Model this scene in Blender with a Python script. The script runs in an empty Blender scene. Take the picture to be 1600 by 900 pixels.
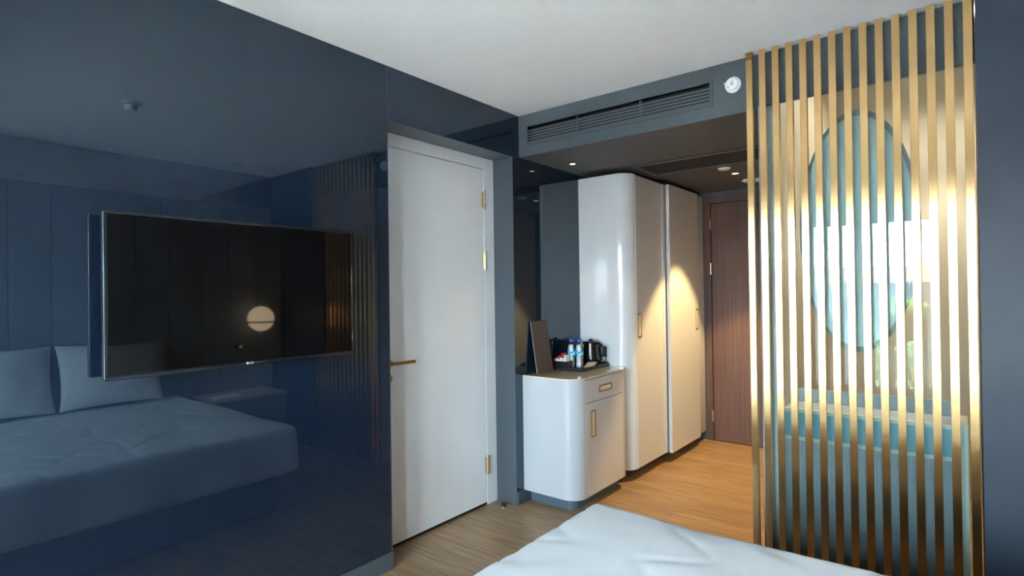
import bpy, bmesh, math, random
from math import radians, pi, sin, cos
from mathutils import Vector, Matrix, noise
random.seed(7)
S = bpy.context.scene
COL = S.collection

# ------------------------------------------------------------------ camera
def setup_camera():
    yaw, pitch, roll = 0.670115460, 0.00635703609, -0.0134947171
    f = Vector((-sin(yaw), cos(yaw), 0)); r = Vector((cos(yaw), sin(yaw), 0)); u = Vector((0, 0, 1))
    f2 = f*cos(pitch) + u*sin(pitch); u2 = u*cos(pitch) - f*sin(pitch)
    r3 = r*cos(roll) + u2*sin(roll); u3 = u2*cos(roll) - r*sin(roll)
    cam = bpy.data.cameras.new('camera'); o = bpy.data.objects.new('camera', cam); COL.objects.link(o)
    m = Matrix((r3, u3, -f2)).transposed().to_4x4(); m.translation = Vector((2.30276, 0, 1.42))
    o.matrix_world = m
    cam.sensor_width = 36; cam.lens = 874.816/1600*36; cam.clip_start = 0.05; cam.clip_end = 2000
    S.camera = o
setup_camera()

# ------------------------------------------------------------------ light and exposure
S.view_settings.view_transform = 'Standard'; S.view_settings.look = 'None'
S.view_settings.gamma = 1.0; S.view_settings.use_curve_mapping = False
S.view_settings.exposure = 0.0
SKY, SUN = 50.0, 500.0
try:
    S.cycles.use_denoising = True
    S.cycles.max_bounces = 12; S.cycles.diffuse_bounces = 8; S.cycles.glossy_bounces = 6
    S.cycles.transparent_max_bounces = 16; S.cycles.sample_clamp_indirect = 0.0
    S.cycles.caustics_reflective = False; S.cycles.caustics_refractive = False
except Exception:
    pass
W = bpy.data.worlds.new('sky'); S.world = W; W.use_nodes = True
def setup_world():
    """hazy bright sky"""
    nt = W.node_tree; nt.nodes.clear(); N = nt.nodes.new; L = nt.links.new
    out = N('ShaderNodeOutputWorld'); bg = N('ShaderNodeBackground'); tc = N('ShaderNodeTexCoord'); sp = N('ShaderNodeSeparateXYZ')
    L(tc.outputs['Generated'], sp.inputs[0])
    mr = N('ShaderNodeMapRange'); mr.inputs[1].default_value = -1; mr.inputs[2].default_value = 1; L(sp.outputs[2], mr.inputs[0])
    cr = N('ShaderNodeValToRGB'); L(mr.outputs[0], cr.inputs[0]); e = cr.color_ramp.elements
    e[0].position = 0.0; e[0].color = (0.62, 0.70, 0.78, 1); e[1].position = 1.0; e[1].color = (0.62, 0.82, 1.0, 1)
    x = e.new(0.48); x.color = (0.74, 0.82, 0.90, 1); x = e.new(0.52); x.color = (0.74, 0.88, 1.0, 1)
    L(cr.outputs[0], bg.inputs[0]); bg.inputs[1].default_value = SKY; L(bg.outputs[0], out.inputs[0])
setup_world()
WX0, WX1, WZ1, WY = 0.72, 2.16, 2.24, -2.0          # the window opening
def portal(name, loc, rot, w, h):
    l = bpy.data.lights.new(name, 'AREA'); o = bpy.data.objects.new(name, l); COL.objects.link(o)
    l.shape = 'RECTANGLE'; l.size = w; l.size_y = h; l.cycles.is_portal = True
    o.location = loc; o.rotation_euler = rot
FACADE = ((0.04, 0.40), (WX0, WX1), (2.50, 3.06))  # outer two openings are unseen, added to let in more daylight
for a, b in FACADE:
    portal('window_portal', ((a+b)/2, WY-0.16, WZ1/2), (radians(90), 0, 0), b-a, WZ1)
sl = bpy.data.lights.new('sun', 'SUN'); so = bpy.data.objects.new('sun', sl); COL.objects.link(so)
sl.energy = SUN; sl.angle = radians(1.0); sl.color = (0.93, 0.97, 1.0)      # high sun along the facade: it lights the balcony and the town, not the room
so.rotation_euler = Vector((-0.50, 0.05, 0.86)).to_track_quat('Z', 'Y').to_euler(); so.location = (-5, 2, 9)

# ------------------------------------------------------------------ materials
def principled(name):
    m = bpy.data.materials.new(name); m.use_nodes = True
    return m, m.node_tree, m.node_tree.nodes['Principled BSDF']
def mat(name, c, rough=0.5, metal=0.0, ior=1.5, coat=0.0, emit=None, est=0.0, var=0.04, scale=40.0, bump=0.0, trans=0.0, tint=None):
    m, nt, b = principled(name); N = nt.nodes.new; L = nt.links.new
    b.inputs['Roughness'].default_value = rough; b.inputs['Metallic'].default_value = metal
    b.inputs['IOR'].default_value = ior; b.inputs['Coat Weight'].default_value = coat
    b.inputs['Coat Roughness'].default_value = 0.02
    b.inputs['Transmission Weight'].default_value = trans
    if tint: b.inputs['Specular Tint'].default_value = (*tint, 1)
    tc = N('ShaderNodeTexCoord'); no = N('ShaderNodeTexNoise'); no.inputs['Scale'].default_value = scale
    no.inputs['Detail'].default_value = 3
    L(tc.outputs['Object'], no.inputs['Vector'])
    mx = N('ShaderNodeMixRGB'); mx.inputs[1].default_value = (*[x*(1-var) for x in c], 1)
    mx.inputs[2].default_value = (*[min(1, x*(1+var)) for x in c], 1)
    L(no.outputs['Fac'], mx.inputs[0]); L(mx.outputs[0], b.inputs['Base Color'])
    if bump:
        bp = N('ShaderNodeBump'); bp.inputs['Strength'].default_value = bump; bp.inputs['Distance'].default_value = 0.01
        L(no.outputs['Fac'], bp.inputs['Height']); L(bp.outputs[0], b.inputs['Normal'])
    if emit:
        b.inputs['Emission Color'].default_value = (*emit, 1); b.inputs['Emission Strength'].default_value = est
    return m
def thin_glass(name, tint=(1, 1, 1), ior=1.5, rough=0.0):
    m = bpy.data.materials.new(name); m.use_nodes = True; nt = m.node_tree; nt.nodes.clear(); N = nt.nodes.new; L = nt.links.new
    out = N('ShaderNodeOutputMaterial'); mx = N('ShaderNodeMixShader'); fr = N('ShaderNodeFresnel')
    t = N('ShaderNodeBsdfTransparent'); g = N('ShaderNodeBsdfGlossy')
    fr.inputs[0].default_value = ior; t.inputs[0].default_value = (*tint, 1); g.inputs['Roughness'].default_value = rough
    # the pane is a closed box: use the same outside reflectance on both of its faces
    geo = N('ShaderNodeNewGeometry'); 
    inv = N('ShaderNodeMath'); inv.operation = 'DIVIDE'; inv.inputs[0].default_value = 1.0; inv.inputs[1].default_value = ior
    sel = N('ShaderNodeMix'); sel.inputs[2].default_value = ior
    k = N('ShaderNodeValue'); k.outputs[0].default_value = ior
    L(geo.outputs['Backfacing'], sel.inputs[0]); L(k.outputs[0], sel.inputs[2]); L(k.outputs[0], sel.inputs[3])
    L(sel.outputs[0], fr.inputs[0])
    L(fr.outputs[0], mx.inputs[0]); L(t.outputs[0], mx.inputs[1]); L(g.outputs[0], mx.inputs[2]); L(mx.outputs[0], out.inputs[0])
    return m
def wood_floor():
    m, nt, b = principled('oak_floor_planks'); N = nt.nodes.new; L = nt.links.new
    tc = N('ShaderNodeTexCoord'); br = N('ShaderNodeTexBrick'); mp = N('ShaderNodeMapping')
    L(tc.outputs['Object'], mp.inputs[0]); mp.inputs['Location'].default_value = (0.37, 0.03, 0)
    L(mp.outputs[0], br.inputs['Vector'])
    br.inputs['Scale'].default_value = 1.0; br.inputs['Brick Width'].default_value = 1.25; br.inputs['Row Height'].default_value = 0.145
    br.inputs['Mortar Size'].default_value = 0.0012; br.inputs['Mortar Smooth'].default_value = 0.1; br.inputs['Bias'].default_value = -0.1
    br.offset = 0.37
    br.inputs['Color1'].default_value = (0.39, 0.245, 0.13, 1); br.inputs['Color2'].default_value = (0.295, 0.18, 0.092, 1)
    br.inputs['Mortar'].default_value = (0.10, 0.065, 0.04, 1)
    m2 = N('ShaderNodeMapping'); m2.inputs['Scale'].default_value = (2.2, 34, 1); L(tc.outputs['Object'], m2.inputs[0])
    no = N('ShaderNodeTexNoise'); no.inputs['Scale'].default_value = 1.4; no.inputs['Detail'].default_value = 8; no.inputs['Distortion'].default_value = 0.7
    L(m2.outputs[0], no.inputs['Vector'])
    cr = N('ShaderNodeValToRGB'); cr.color_ramp.elements[0].position = 0.32; cr.color_ramp.elements[0].color = (0.62, 0.60, 0.58, 1)
    cr.color_ramp.elements[1].position = 0.68; cr.color_ramp.elements[1].color = (1.12, 1.12, 1.12, 1)
    L(no.outputs['Fac'], cr.inputs[0])
    mu = N('ShaderNodeMixRGB'); mu.blend_type = 'MULTIPLY'; mu.inputs[0].default_value = 1
    L(br.outputs['Color'], mu.inputs[1]); L(cr.outputs[0], mu.inputs[2]); L(mu.outputs[0], b.inputs['Base Color'])
    b.inputs['Roughness'].default_value = 0.36
    bp = N('ShaderNodeBump'); bp.inputs['Strength'].default_value = 0.12; bp.inputs['Distance'].default_value = 0.004
    L(no.outputs['Fac'], bp.inputs['Height']); L(bp.outputs[0], b.inputs['Normal'])
    return m
def wood_door():
    m, nt, b = principled('walnut_veneer'); N = nt.nodes.new; L = nt.links.new
    tc = N('ShaderNodeTexCoord'); mp = N('ShaderNodeMapping'); mp.inputs['Scale'].default_value = (60, 60, 1.1)
    L(tc.outputs['Object'], mp.inputs[0]); no = N('ShaderNodeTexNoise'); no.inputs['Scale'].default_value = 1.5
    no.inputs['Detail'].default_value = 7; no.inputs['Distortion'].default_value = 0.5
    L(mp.outputs[0], no.inputs['Vector']); cr = N('ShaderNodeValToRGB')
    cr.color_ramp.elements[0].position = 0.3; cr.color_ramp.elements[0].color = (0.075, 0.036, 0.027, 1)
    cr.color_ramp.elements[1].position = 0.72; cr.color_ramp.elements[1].color = (0.14, 0.074, 0.056, 1)
    L(no.outputs['Fac'], cr.inputs[0]); L(cr.outputs[0], b.inputs['Base Color']); b.inputs['Roughness'].default_value = 0.45
    return m
def brass_brushed():
    m, nt, b = principled('brushed_brass'); N = nt.nodes.new; L = nt.links.new
    tc = N('ShaderNodeTexCoord'); mp = N('ShaderNodeMapping'); mp.inputs['Scale'].default_value = (900, 900, 3)
    L(tc.outputs['Object'], mp.inputs[0]); no = N('ShaderNodeTexNoise'); no.inputs['Scale'].default_value = 1; no.inputs['Detail'].default_value = 2
    L(mp.outputs[0], no.inputs['Vector']); mx = N('ShaderNodeMixRGB')
    mx.inputs[1].default_value = (0.86, 0.545, 0.235, 1); mx.inputs[2].default_value = (0.94, 0.62, 0.29, 1)
    L(no.outputs['Fac'], mx.inputs[0]); L(mx.outputs[0], b.inputs['Base Color'])
    b.inputs['Metallic'].default_value = 1; b.inputs['Roughness'].default_value = 0.24; b.inputs['Anisotropic'].default_value = 0.85
    v = N('ShaderNodeCombineXYZ'); v.inputs[0].default_value = 0.7071; v.inputs[1].default_value = 0.7071; v.inputs[2].default_value = 0
    L(v.outputs[0], b.inputs['Tangent'])
    return m
M = dict(
    lacquer=mat('slate_blue_lacquer', (0.009, 0.018, 0.037), 0.006, ior=1.92, var=0.0, scale=3, tint=(0.68, 0.84, 0.93)),
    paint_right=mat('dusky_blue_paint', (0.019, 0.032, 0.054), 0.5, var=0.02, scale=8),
    paint=mat('slate_blue_paint', (0.070, 0.088, 0.105), 0.38, var=0.02, scale=8),
    paint_dark=mat('dark_grey_paint', (0.075, 0.088, 0.10), 0.55, var=0.02, scale=8),
    ceiling=mat('white_ceiling_paint', (0.79, 0.775, 0.775), 0.85, var=0.015, scale=5),
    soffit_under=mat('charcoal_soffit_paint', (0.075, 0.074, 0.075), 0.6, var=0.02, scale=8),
    grey_wall=mat('warm_grey_paint', (0.6, 0.59, 0.57), 0.7, var=0.02, scale=6),
    white_lac=mat('white_satin_lacquer', (0.66, 0.69, 0.72), 0.07, var=0.01, scale=4),
    cab_front=mat('ivory_satin_lacquer', (0.60, 0.61, 0.63), 0.2, var=0.01, scale=4),
    mini_white_dimmed=mat('white_lacquer_dimmed', (0.49, 0.515, 0.545), 0.07, var=0.01, scale=4),  # wardrobe's white lacquer, darkened to offset the stronger daylight on the minibar
    door_white=mat('white_door_lacquer', (0.84, 0.86, 0.88), 0.14, var=0.01, scale=4),
    floor=wood_floor(), wood=wood_door(), brass=brass_brushed(),
    brass_plain=mat('polished_brass', (0.78, 0.64, 0.38), 0.25, metal=1, scale=90),
    brass_dark=mat('antique_brass', (0.36, 0.21, 0.07), 0.35, metal=1, scale=90),
    pull_in=mat('pale_pull_recess', (0.80, 0.78, 0.72), 0.25),
    black=mat('black_plastic', (0.010, 0.010, 0.012), 0.3),
    black_gloss=mat('black_gloss_plastic', (0.006, 0.006, 0.007), 0.12),
    screen=mat('tv_screen_glass', (0.003, 0.0025, 0.0025), 0.03, ior=1.36, var=0.01),
    bezel=mat('tv_bezel', (0.012, 0.014, 0.018), 0.14),
    chrome=mat('silver_trim', (0.62, 0.66, 0.70), 0.2, metal=1),
    plinth=mat('slate_plinth', (0.075, 0.115, 0.15), 0.4),
    void=mat('dark_recess', (0.006, 0.007, 0.008), 0.8),
    glass=thin_glass('clear_partition_glass', (0.93, 0.975, 0.965), 1.36),
    win_glass=thin_glass('window_glass', (0.96, 0.99, 0.985)),
    top_glass=mat('back_painted_glass', (0.72, 0.61, 0.46), 0.04, ior=1.5),
    linen=mat('white_cotton', (0.80, 0.81, 0.83), 0.85, var=0.02, scale=300, bump=0.05),
    pillow=mat('white_pillow_cotton', (0.80, 0.81, 0.83), 0.85, var=0.02, scale=300, bump=0.05),
    bed_base=mat('grey_bed_base_fabric', (0.20, 0.23, 0.26), 0.8),
    base=mat('dark_plinth', (0.035, 0.04, 0.045), 0.8),
    grey_mirror=mat('grey_mirror', (0.55, 0.58, 0.62), 0.01, metal=1, var=0.0),
    head=mat('grey_headboard_panel', (0.26, 0.29, 0.32), 0.6),
    white=mat('white_plastic', (0.78, 0.80, 0.80), 0.35),
    lens_on=mat('lit_lamp_lens', (0.9, 0.85, 0.7), 0.4, emit=(1.0, 0.80, 0.50), est=4.0),
    globe=mat('lit_opal_globe', (0.9, 0.86, 0.8), 0.3, emit=(1.0, 0.72, 0.45), est=11.0),
    grille=mat('slate_grille', (0.075, 0.090, 0.105), 0.7),
    mirror_back=mat('pale_aqua_mirror_back', (0.52, 0.63, 0.64), 0.5, var=0.01),
    mirror_rim=mat('dark_aqua_rim', (0.24, 0.31, 0.31), 0.5),
    vanity=mat('aqua_vanity_glass', (0.30, 0.56, 0.66), 0.25),
    cream=mat('cream_edge', (0.78, 0.80, 0.68), 0.4),
    vanity_panel=mat('grey_panel', (0.42, 0.47, 0.52), 0.5),
    tile=mat('beige_bath_plaster', (0.63, 0.57, 0.48), 0.6, var=0.02, scale=6),
    dark_frame=mat('dark_window_frame', (0.05, 0.055, 0.06), 0.4),
    curtain=mat('sheer_curtain', (0.62, 0.66, 0.70), 0.9, var=0.02, scale=60),
    deck=mat('balcony_paving', (0.60, 0.59, 0.57), 0.8, scale=15, var=0.1),
    planter=mat('brown_planter', (0.13, 0.095, 0.075), 0.7),
    leaf=mat('yellow_green_leaves', (0.28, 0.42, 0.08), 0.7, var=0.35, scale=25),
    leaf_dark=mat('green_leaves', (0.08, 0.18, 0.06), 0.7, var=0.4, scale=4),
    menu=mat('brown_leatherette', (0.072, 0.050, 0.044), 0.5),
    menu_edge=mat('pale_board_edge', (0.26, 0.24, 0.27), 0.5),
    red=mat('red_wrapper', (0.55, 0.04, 0.03), 0.4), yellow=mat('yellow_wrapper', (0.75, 0.38, 0.04), 0.4),
    paper=mat('white_paper', (0.82, 0.80, 0.78), 0.7), pink=mat('pale_pink_paper', (0.72, 0.56, 0.48), 0.7),
    pet=thin_glass('clear_bottle_plastic', (0.93, 0.95, 0.97)),
    water=mat('bottled_water', (0.70, 0.73, 0.77), 0.25, var=0.35, scale=160),
    cap=mat('blue_cap', (0.02, 0.09, 0.50), 0.35),
    label=None, kettle=mat('black_kettle', (0.008, 0.008, 0.010), 0.12), steel=mat('kettle_window', (0.42, 0.44, 0.46), 0.3),
    socket=mat('dark_grey_socket', (0.03, 0.042, 0.055), 0.35),
    roof=mat('clay_roof', (0.16, 0.09, 0.07), 0.9, var=0.2, scale=0.6), haze_wall=mat('pale_facade', (0.22, 0.24, 0.26), 0.9, var=0.15, scale=0.4),
    town_ground=mat('town_ground', (0.10, 0.105, 0.11), 0.95, var=0.3, scale=0.05),
)
def label_mat():
    m, nt, b = principled('blue_white_label'); N = nt.nodes.new; L = nt.links.new
    tc = N('ShaderNodeTexCoord'); sp = N('ShaderNodeSeparateXYZ'); L(tc.outputs['Object'], sp.inputs[0])
    no = N('ShaderNodeTexNoise'); no.inputs['Scale'].default_value = 55; L(tc.outputs['Object'], no.inputs['Vector'])
    cr = N('ShaderNodeValToRGB'); e = cr.color_ramp.elements
    e[0].position = 0.40; e[0].color = (0.02, 0.16, 0.55, 1); e[1].position = 0.66; e[1].color = (0.75, 0.80, 0.86, 1)
    x = e.new(0.52); x.color = (0.03, 0.42, 0.55, 1)
    L(no.outputs['Fac'], cr.inputs[0]); L(cr.outputs[0], b.inputs['Base Color']); b.inputs['Roughness'].default_value = 0.35
    return m
M['label'] = label_mat()

# ------------------------------------------------------------------ mesh helpers (world coordinates; shifted under the parent)
def box(bm, x0, x1, y0, y1, z0, z1, bev=0.0, seg=2):
    vs = [bm.verts.new((x, y, z)) for x in (x0, x1) for y in (y0, y1) for z in (z0, z1)]
    fs = [(0, 1, 3, 2), (4, 6, 7, 5), (0, 4, 5, 1), (2, 3, 7, 6), (0, 2, 6, 4), (1, 5, 7, 3)]
    F = [bm.faces.new([vs[i] for i in f]) for f in fs]
    if bev:
        es = list({e for f in F for e in f.edges})
        bmesh.ops.bevel(bm, geom=es, offset=bev, segments=seg, profile=0.5, affect='EDGES')
    return bm
def B(*a, **k):
    return box(bmesh.new(), *a, **k)
def boxes(lst, bev=0.0):
    bm = bmesh.new()
    for l in lst: box(bm, *l, bev=bev)
    return bm
def prism(bm, pts, z0, z1, bev=0.0, seg=2):
    lo = [bm.verts.new((p[0], p[1], z0)) for p in pts]; hi = [bm.verts.new((p[0], p[1], z1)) for p in pts]
    n = len(pts); fl = bm.faces.new(lo[::-1]); fh = bm.faces.new(hi)
    for i in range(n): bm.faces.new((lo[i], lo[(i+1) % n], hi[(i+1) % n], hi[i]))
    if bev:
        es = list(fl.edges)+list(fh.edges)
        bmesh.ops.bevel(bm, geom=es, offset=bev, segments=seg, profile=0.5, affect='EDGES')
    return bm
def arc(cx, cy, r, a0, a1, n=12):
    return [(cx+r*cos(radians(a0+(a1-a0)*i/n)), cy+r*sin(radians(a0+(a1-a0)*i/n))) for i in range(n+1)]
def frame_at(p, d):
    d = Vector(d).normalized(); a = Vector((0, 0, 1)) if abs(d.z) < 0.9 else Vector((1, 0, 0))
    u = d.cross(a).normalized(); return u, d.cross(u).normalized()
def tube(bm, pts, r, n=10, cap=True):
    pts = [Vector(p) for p in pts]; rings = []
    for i, p in enumerate(pts):
        d = (pts[min(i+1, len(pts)-1)]-pts[max(i-1, 0)]); u, v = frame_at(p, d)
        if rings and rings[-1][1].dot(u) < 0: u, v = -u, -v
        rr = r[i] if isinstance(r, (list, tuple)) else r
        rings.append(([bm.verts.new(p+u*rr*cos(2*pi*k/n)+v*rr*sin(2*pi*k/n)) for k in range(n)], u))
    for a, b in zip(rings, rings[1:]):
        for k in range(n): bm.faces.new((a[0][k], a[0][(k+1) % n], b[0][(k+1) % n], b[0][k]))
    if cap: bm.faces.new(rings[0][0][::-1]); bm.faces.new(rings[-1][0])
    return bm
def lathe(bm, prof, c, axis=(0, 0, 1), n=28):
    c = Vector(c); ax = Vector(axis).normalized(); u, v = frame_at(c, ax); rings = []
    for r, h in prof:
        rings.append([bm.verts.new(c+ax*h+(u*cos(2*pi*k/n)+v*sin(2*pi*k/n))*max(r, 1e-5)) for k in range(n)])
    for a, b in zip(rings, rings[1:]):
        for k in range(n): bm.faces.new((a[k], a[(k+1) % n], b[(k+1) % n], b[k]))
    bm.faces.new(rings[0][::-1]); bm.faces.new(rings[-1])
    bmesh.ops.remove_doubles(bm, verts=bm.verts, dist=2e-5)
    return bm
def ring_rect(bm, axis, c, w, h, t, d0, d1, bev=0.0):
    """rectangular frame; axis 'x': lies in the y-z plane, spans x d0..d1; axis 'y': lies in x-z plane"""
    a, b = c
    for (a0, a1, b0, b1) in ((a-w/2, a+w/2, b+h/2-t, b+h/2), (a-w/2, a+w/2, b-h/2, b-h/2+t), (a-w/2, a-w/2+t, b-h/2+t, b+h/2-t), (a+w/2-t, a+w/2, b-h/2+t, b+h/2-t)):
        if axis == 'x': box(bm, d0, d1, a0, a1, b0, b1, bev=bev)
        else: box(bm, a0, a1, d0, d1, b0, b1, bev=bev)
    return bm
def wpos(o):
    p = Vector((0, 0, 0))
    while o: p += o.location; o = o.parent
    return p
def obj(name, bm, m, parent=None, smooth=False, loc=None):
    """link bm (world coordinates) as ONE mesh object; a top-level mesh keeps its origin at loc"""
    bmesh.ops.recalc_face_normals(bm, faces=bm.faces)
    off = wpos(parent) if parent else Vector(loc or (0, 0, 0))
    for v in bm.verts: v.co -= off
    me = bpy.data.meshes.new(name); bm.to_mesh(me); bm.free(); me.materials.append(m)
    if smooth:
        for p in me.polygons: p.use_smooth = True
        if smooth != 'all':
            me.set_sharp_from_angle(angle=radians(smooth if smooth is not True else 35))
    o = bpy.data.objects.new(name, me); COL.objects.link(o)
    if parent: o.parent = parent
    else: o.location = off
    return o
def tag(o, label, cat, group=None):
    o['label'] = label; o['category'] = cat
    if group: o['group'] = group
    return o
def thing(name, label, cat, loc=(0, 0, 0), group=None):
    o = bpy.data.objects.new(name, None); COL.objects.link(o); o.location = loc; o.empty_display_size = 0.1
    return tag(o, label, cat, group)
def struct(name, bm, m, parent=None, smooth=False):
    o = obj(name, bm, m, parent, smooth)
    if not parent: o['kind'] = 'structure'
    return o
def dup(root, loc, label, group=None):
    def cp(o, par):
        c = o.copy(); COL.objects.link(c); c.parent = par
        for ch in list(o.children): cp(ch, c)
        return c
    r = cp(root, None); r.location = loc; r['label'] = label
    if group: r['group'] = group
    return r

CZ, SZ = 2.604, 2.325            # room ceiling, soffit underside
YC, YD = 3.0, 5.285              # soffit face, entrance wall
DX = -0.169                      # white door plane
HX = 3.10                        # headboard wall

# ------------------------------------------------------------------ the setting
struct('floor', B(-0.45, 3.3, -2.2, 5.55, -0.12, 0), M['floor'])
struct('door_light_block', boxes([(-0.45, -0.40, 1.8, 3.1, 0, 2.4), (0.40, 1.5, 5.48, 5.53, 0, 2.4), (-0.40,-0.3,1.8,1.88,0,2.4), (-0.40,-0.3,2.93,3.0,0,2.4), (0.40,0.449,5.405,5.48,0,2.4), (1.425,1.5,5.405,5.48,0,2.4)]), M['void'])  # unseen black boxes added behind both doors to block stray light
struct('ceiling', B(0.0, HX, -2.0, YC, CZ, CZ+0.1), M['ceiling'])
wl = boxes([(-0.30, 0, -2.0, 1.88, 0, CZ), (-0.30, 0, 1.8805, 2.93, 2.32, CZ), (-0.30, 0, 2.9305, YD, 0, CZ+0.1)])
struct('wall_left', wl, M['lacquer'])
struct('trim_1', boxes([(-0.168, -0.0005, 1.881, 2.9285, 2.3186, 2.3198), (-0.168, -0.0005, 2.9288, 2.9303, 0, 2.3198)]), M['paint'])           # painted lining of the door recess
struct('trim_2', B(0.0, 0.0012, 1.8785, 1.8815, 0.09, CZ), M['paint'])                              # fine joint bead beside the recess
struct('baseboard_left', boxes([(0.0, 0.011, -2.0, 1.88, 0, 0.088)], bev=0.0015), M['paint'])
struct('baseboard_niche', boxes([(0.0, 0.011, 2.932, YC+0.07, 0, 0.086)], bev=0.0015), M['paint'])
# soffit with the opening for the grille
GX0, GX1, GZ0, GZ1 = 0.058, 1.306, 2.392, 2.538
struct('wall_soffit', boxes([(0, GX0, YC, YC+0.15, SZ+0.002, CZ), (GX1, 1.53, YC, YC+0.15, SZ+0.002, CZ), (GX0, GX1, YC, YC+0.15, SZ+0.002, GZ0), (GX0, GX1, YC, YC+0.15, GZ1, CZ)]), M['paint'])
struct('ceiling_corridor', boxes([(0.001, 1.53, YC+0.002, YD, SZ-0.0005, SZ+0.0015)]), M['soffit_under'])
struct('wall_over_glass', B(1.53, 2.378, YC, YC+0.03, 2.342, 3.0), M['paint_dark'])
struct('wall_partition', B(1.53, 1.60, YC+0.03, YD, 0, 2.60), M['grey_wall'])
struct('wall_back', boxes([(-0.3, 0.449, YD, YD+0.12, 0, SZ), (1.425, 1.6, YD, YD+0.12, 0, SZ), (0.449, 1.425, YD, YD+0.12, 2.29, SZ)]), M['plinth'])
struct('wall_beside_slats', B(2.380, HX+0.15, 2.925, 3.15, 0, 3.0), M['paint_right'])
struct('wall_right', B(HX, HX+0.15, -2.0, 2.9245, 0, CZ+0.1), M['lacquer'])
struct('wall_window', boxes([(0, 0.04, WY-0.15, WY, 0, CZ), (0.40, WX0, WY-0.15, WY, 0, CZ), (WX1, 2.50, WY-0.15, WY, 0, CZ), (3.06, HX+0.15, WY-0.15, WY, 0, CZ)]+[(a, b, WY-0.15, WY, WZ1, CZ) for a, b in FACADE]), M['grey_wall'])
hb = boxes([(HX-0.018, HX, y0+0.002, y0+0.248, 0.0, 2.278) for y0 in [-2.0+0.25*i+(-0.088) for i in range(1, 20)] if y0+0.25 < 2.925], bev=0.002)
struct('trim_3', hb, M['head'])
struct('trim_4', B(HX-0.012, HX-0.0005, 0.16, 2.92, 2.282, CZ-0.001), M['grey_mirror'])     # grey mirror band above the headboard panels
# bathroom shell
struct('wall_bath', boxes([(1.60, 3.2, 4.85, 4.95, 0, 3.0), (3.1, 3.2, 3.15, 4.85, 0, 3.0), (1.60, 1.612, YC+0.03, 4.85, 0, 3.0)]), M['tile'])
struct('ceiling_bath', B(1.60, 3.2, YC+0.03, 4.95, 2.95, 3.0), M['ceiling'])

# ------------------------------------------------------------------ white flush door in the recess
def build_white_door():
    fr = struct('door_1', boxes([(DX-0.05, DX, 2.826, 2.9284, 0, 2.3184), (DX-0.05, DX, 1.8805, 2.826, 2.2445, 2.3184), (DX-0.05, DX, 1.8805, 1.935, 0, 2.2445)], bev=0.001), M['door_white'])
    leaf = obj('leaf', B(DX-0.045, DX-0.001, 1.938, 2.8225, 0.018, 2.2405, bev=0.0015), M['door_white'], fr)
    obj('dark_gap_strip', boxes([(DX-0.048, DX-0.012, 1.935, 2.826, 2.2405, 2.2445), (DX-0.04, DX-0.004, 1.936, 2.8255, 0.0004, 0.0178)]), M['void'], fr)  # black strips standing in for the shade in the leaf gaps
    for z in (2.035, 1.629, 0.266):
        bm = bmesh.new(); tube(bm, [(DX+0.007, 2.826, z-0.056), (DX+0.007, 2.826, z+0.056)], 0.0075, 12)
        box(bm, DX, DX+0.003, 2.806, 2.826, z-0.05, z+0.05)
        for k in (-0.058, -0.02, 0.02, 0.058):
            tube(bm, [(DX+0.007, 2.826, z+k-0.004), (DX+0.007, 2.826, z+k+0.004)], 0.0088, 12)
        obj('hinge', bm, M['brass_plain'], fr, True)
    bm = bmesh.new(); yh, zh = 2.002, 1.030
    lathe(bm, [(0.026, 0), (0.026, 0.008), (0.022, 0.011), (0.010, 0.013), (0.010, 0.045)], (DX, yh, zh), (1, 0, 0))
    tube(bm, [(DX+0.045, yh, zh), (DX+0.052, yh+0.012, zh), (DX+0.054, yh+0.04, zh), (DX+0.054, yh+0.15, zh)], [0.010, 0.010, 0.0095, 0.0095], 12)
    obj('handle', bm, M['brass_dark'], leaf, True)
    bm = bmesh.new(); lathe(bm, [(0.026, 0), (0.026, 0.008), (0.022, 0.011)], (DX, yh, 0.944), (1, 0, 0))
    box(bm, DX+0.011, DX+0.018, yh-0.004, yh+0.004, 0.934, 0.954)
    obj('escutcheon', bm, M['brass_dark'], leaf, True)
build_white_door()

# ------------------------------------------------------------------ walnut entrance door
def build_entrance_door():
    fr = struct('door_2', boxes([(0.449, 0.506, YD-0.012, YD+0.06, 0, 2.29), (1.368, 1.425, YD-0.012, YD+0.06, 0, 2.29), (0.506, 1.368, YD-0.012, YD+0.06, 2.222, 2.29)], bev=0.001), M['wood'])
    leaf = obj('leaf', B(0.513, 1.364, YD-0.004, YD+0.05, 0.006, 2.216, bev=0.001), M['wood'], fr)
    obj('dark_gap_strip', boxes([(0.506, 0.513, YD+0.01, YD+0.02, 0.0, 2.222), (0.513, 1.368, YD+0.01, YD+0.02, 2.216, 2.222)]), M['void'], fr)  # black strips give the gaps round the leaf their darkness
    for z in (2.02, 1.61, 0.235):
        bm = bmesh.new(); tube(bm, [(0.507, YD-0.016, z-0.055), (0.507, YD-0.016, z+0.055)], 0.007, 12)
        obj('hinge', bm, M['brass_plain'], fr, True)
    bm = bmesh.new(); lathe(bm, [(0.026, 0), (0.026, 0.01), (0.010, 0.013), (0.010, 0.045)], (1.30, YD-0.004, 1.03), (0, -1, 0))
    tube(bm, [(1.30, YD-0.049, 1.03), (1.27, YD-0.056, 1.03), (1.17, YD-0.056, 1.03)], 0.0095, 12)
    obj('handle', bm, M['brass_dark'], leaf, True)
build_entrance_door()

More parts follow.
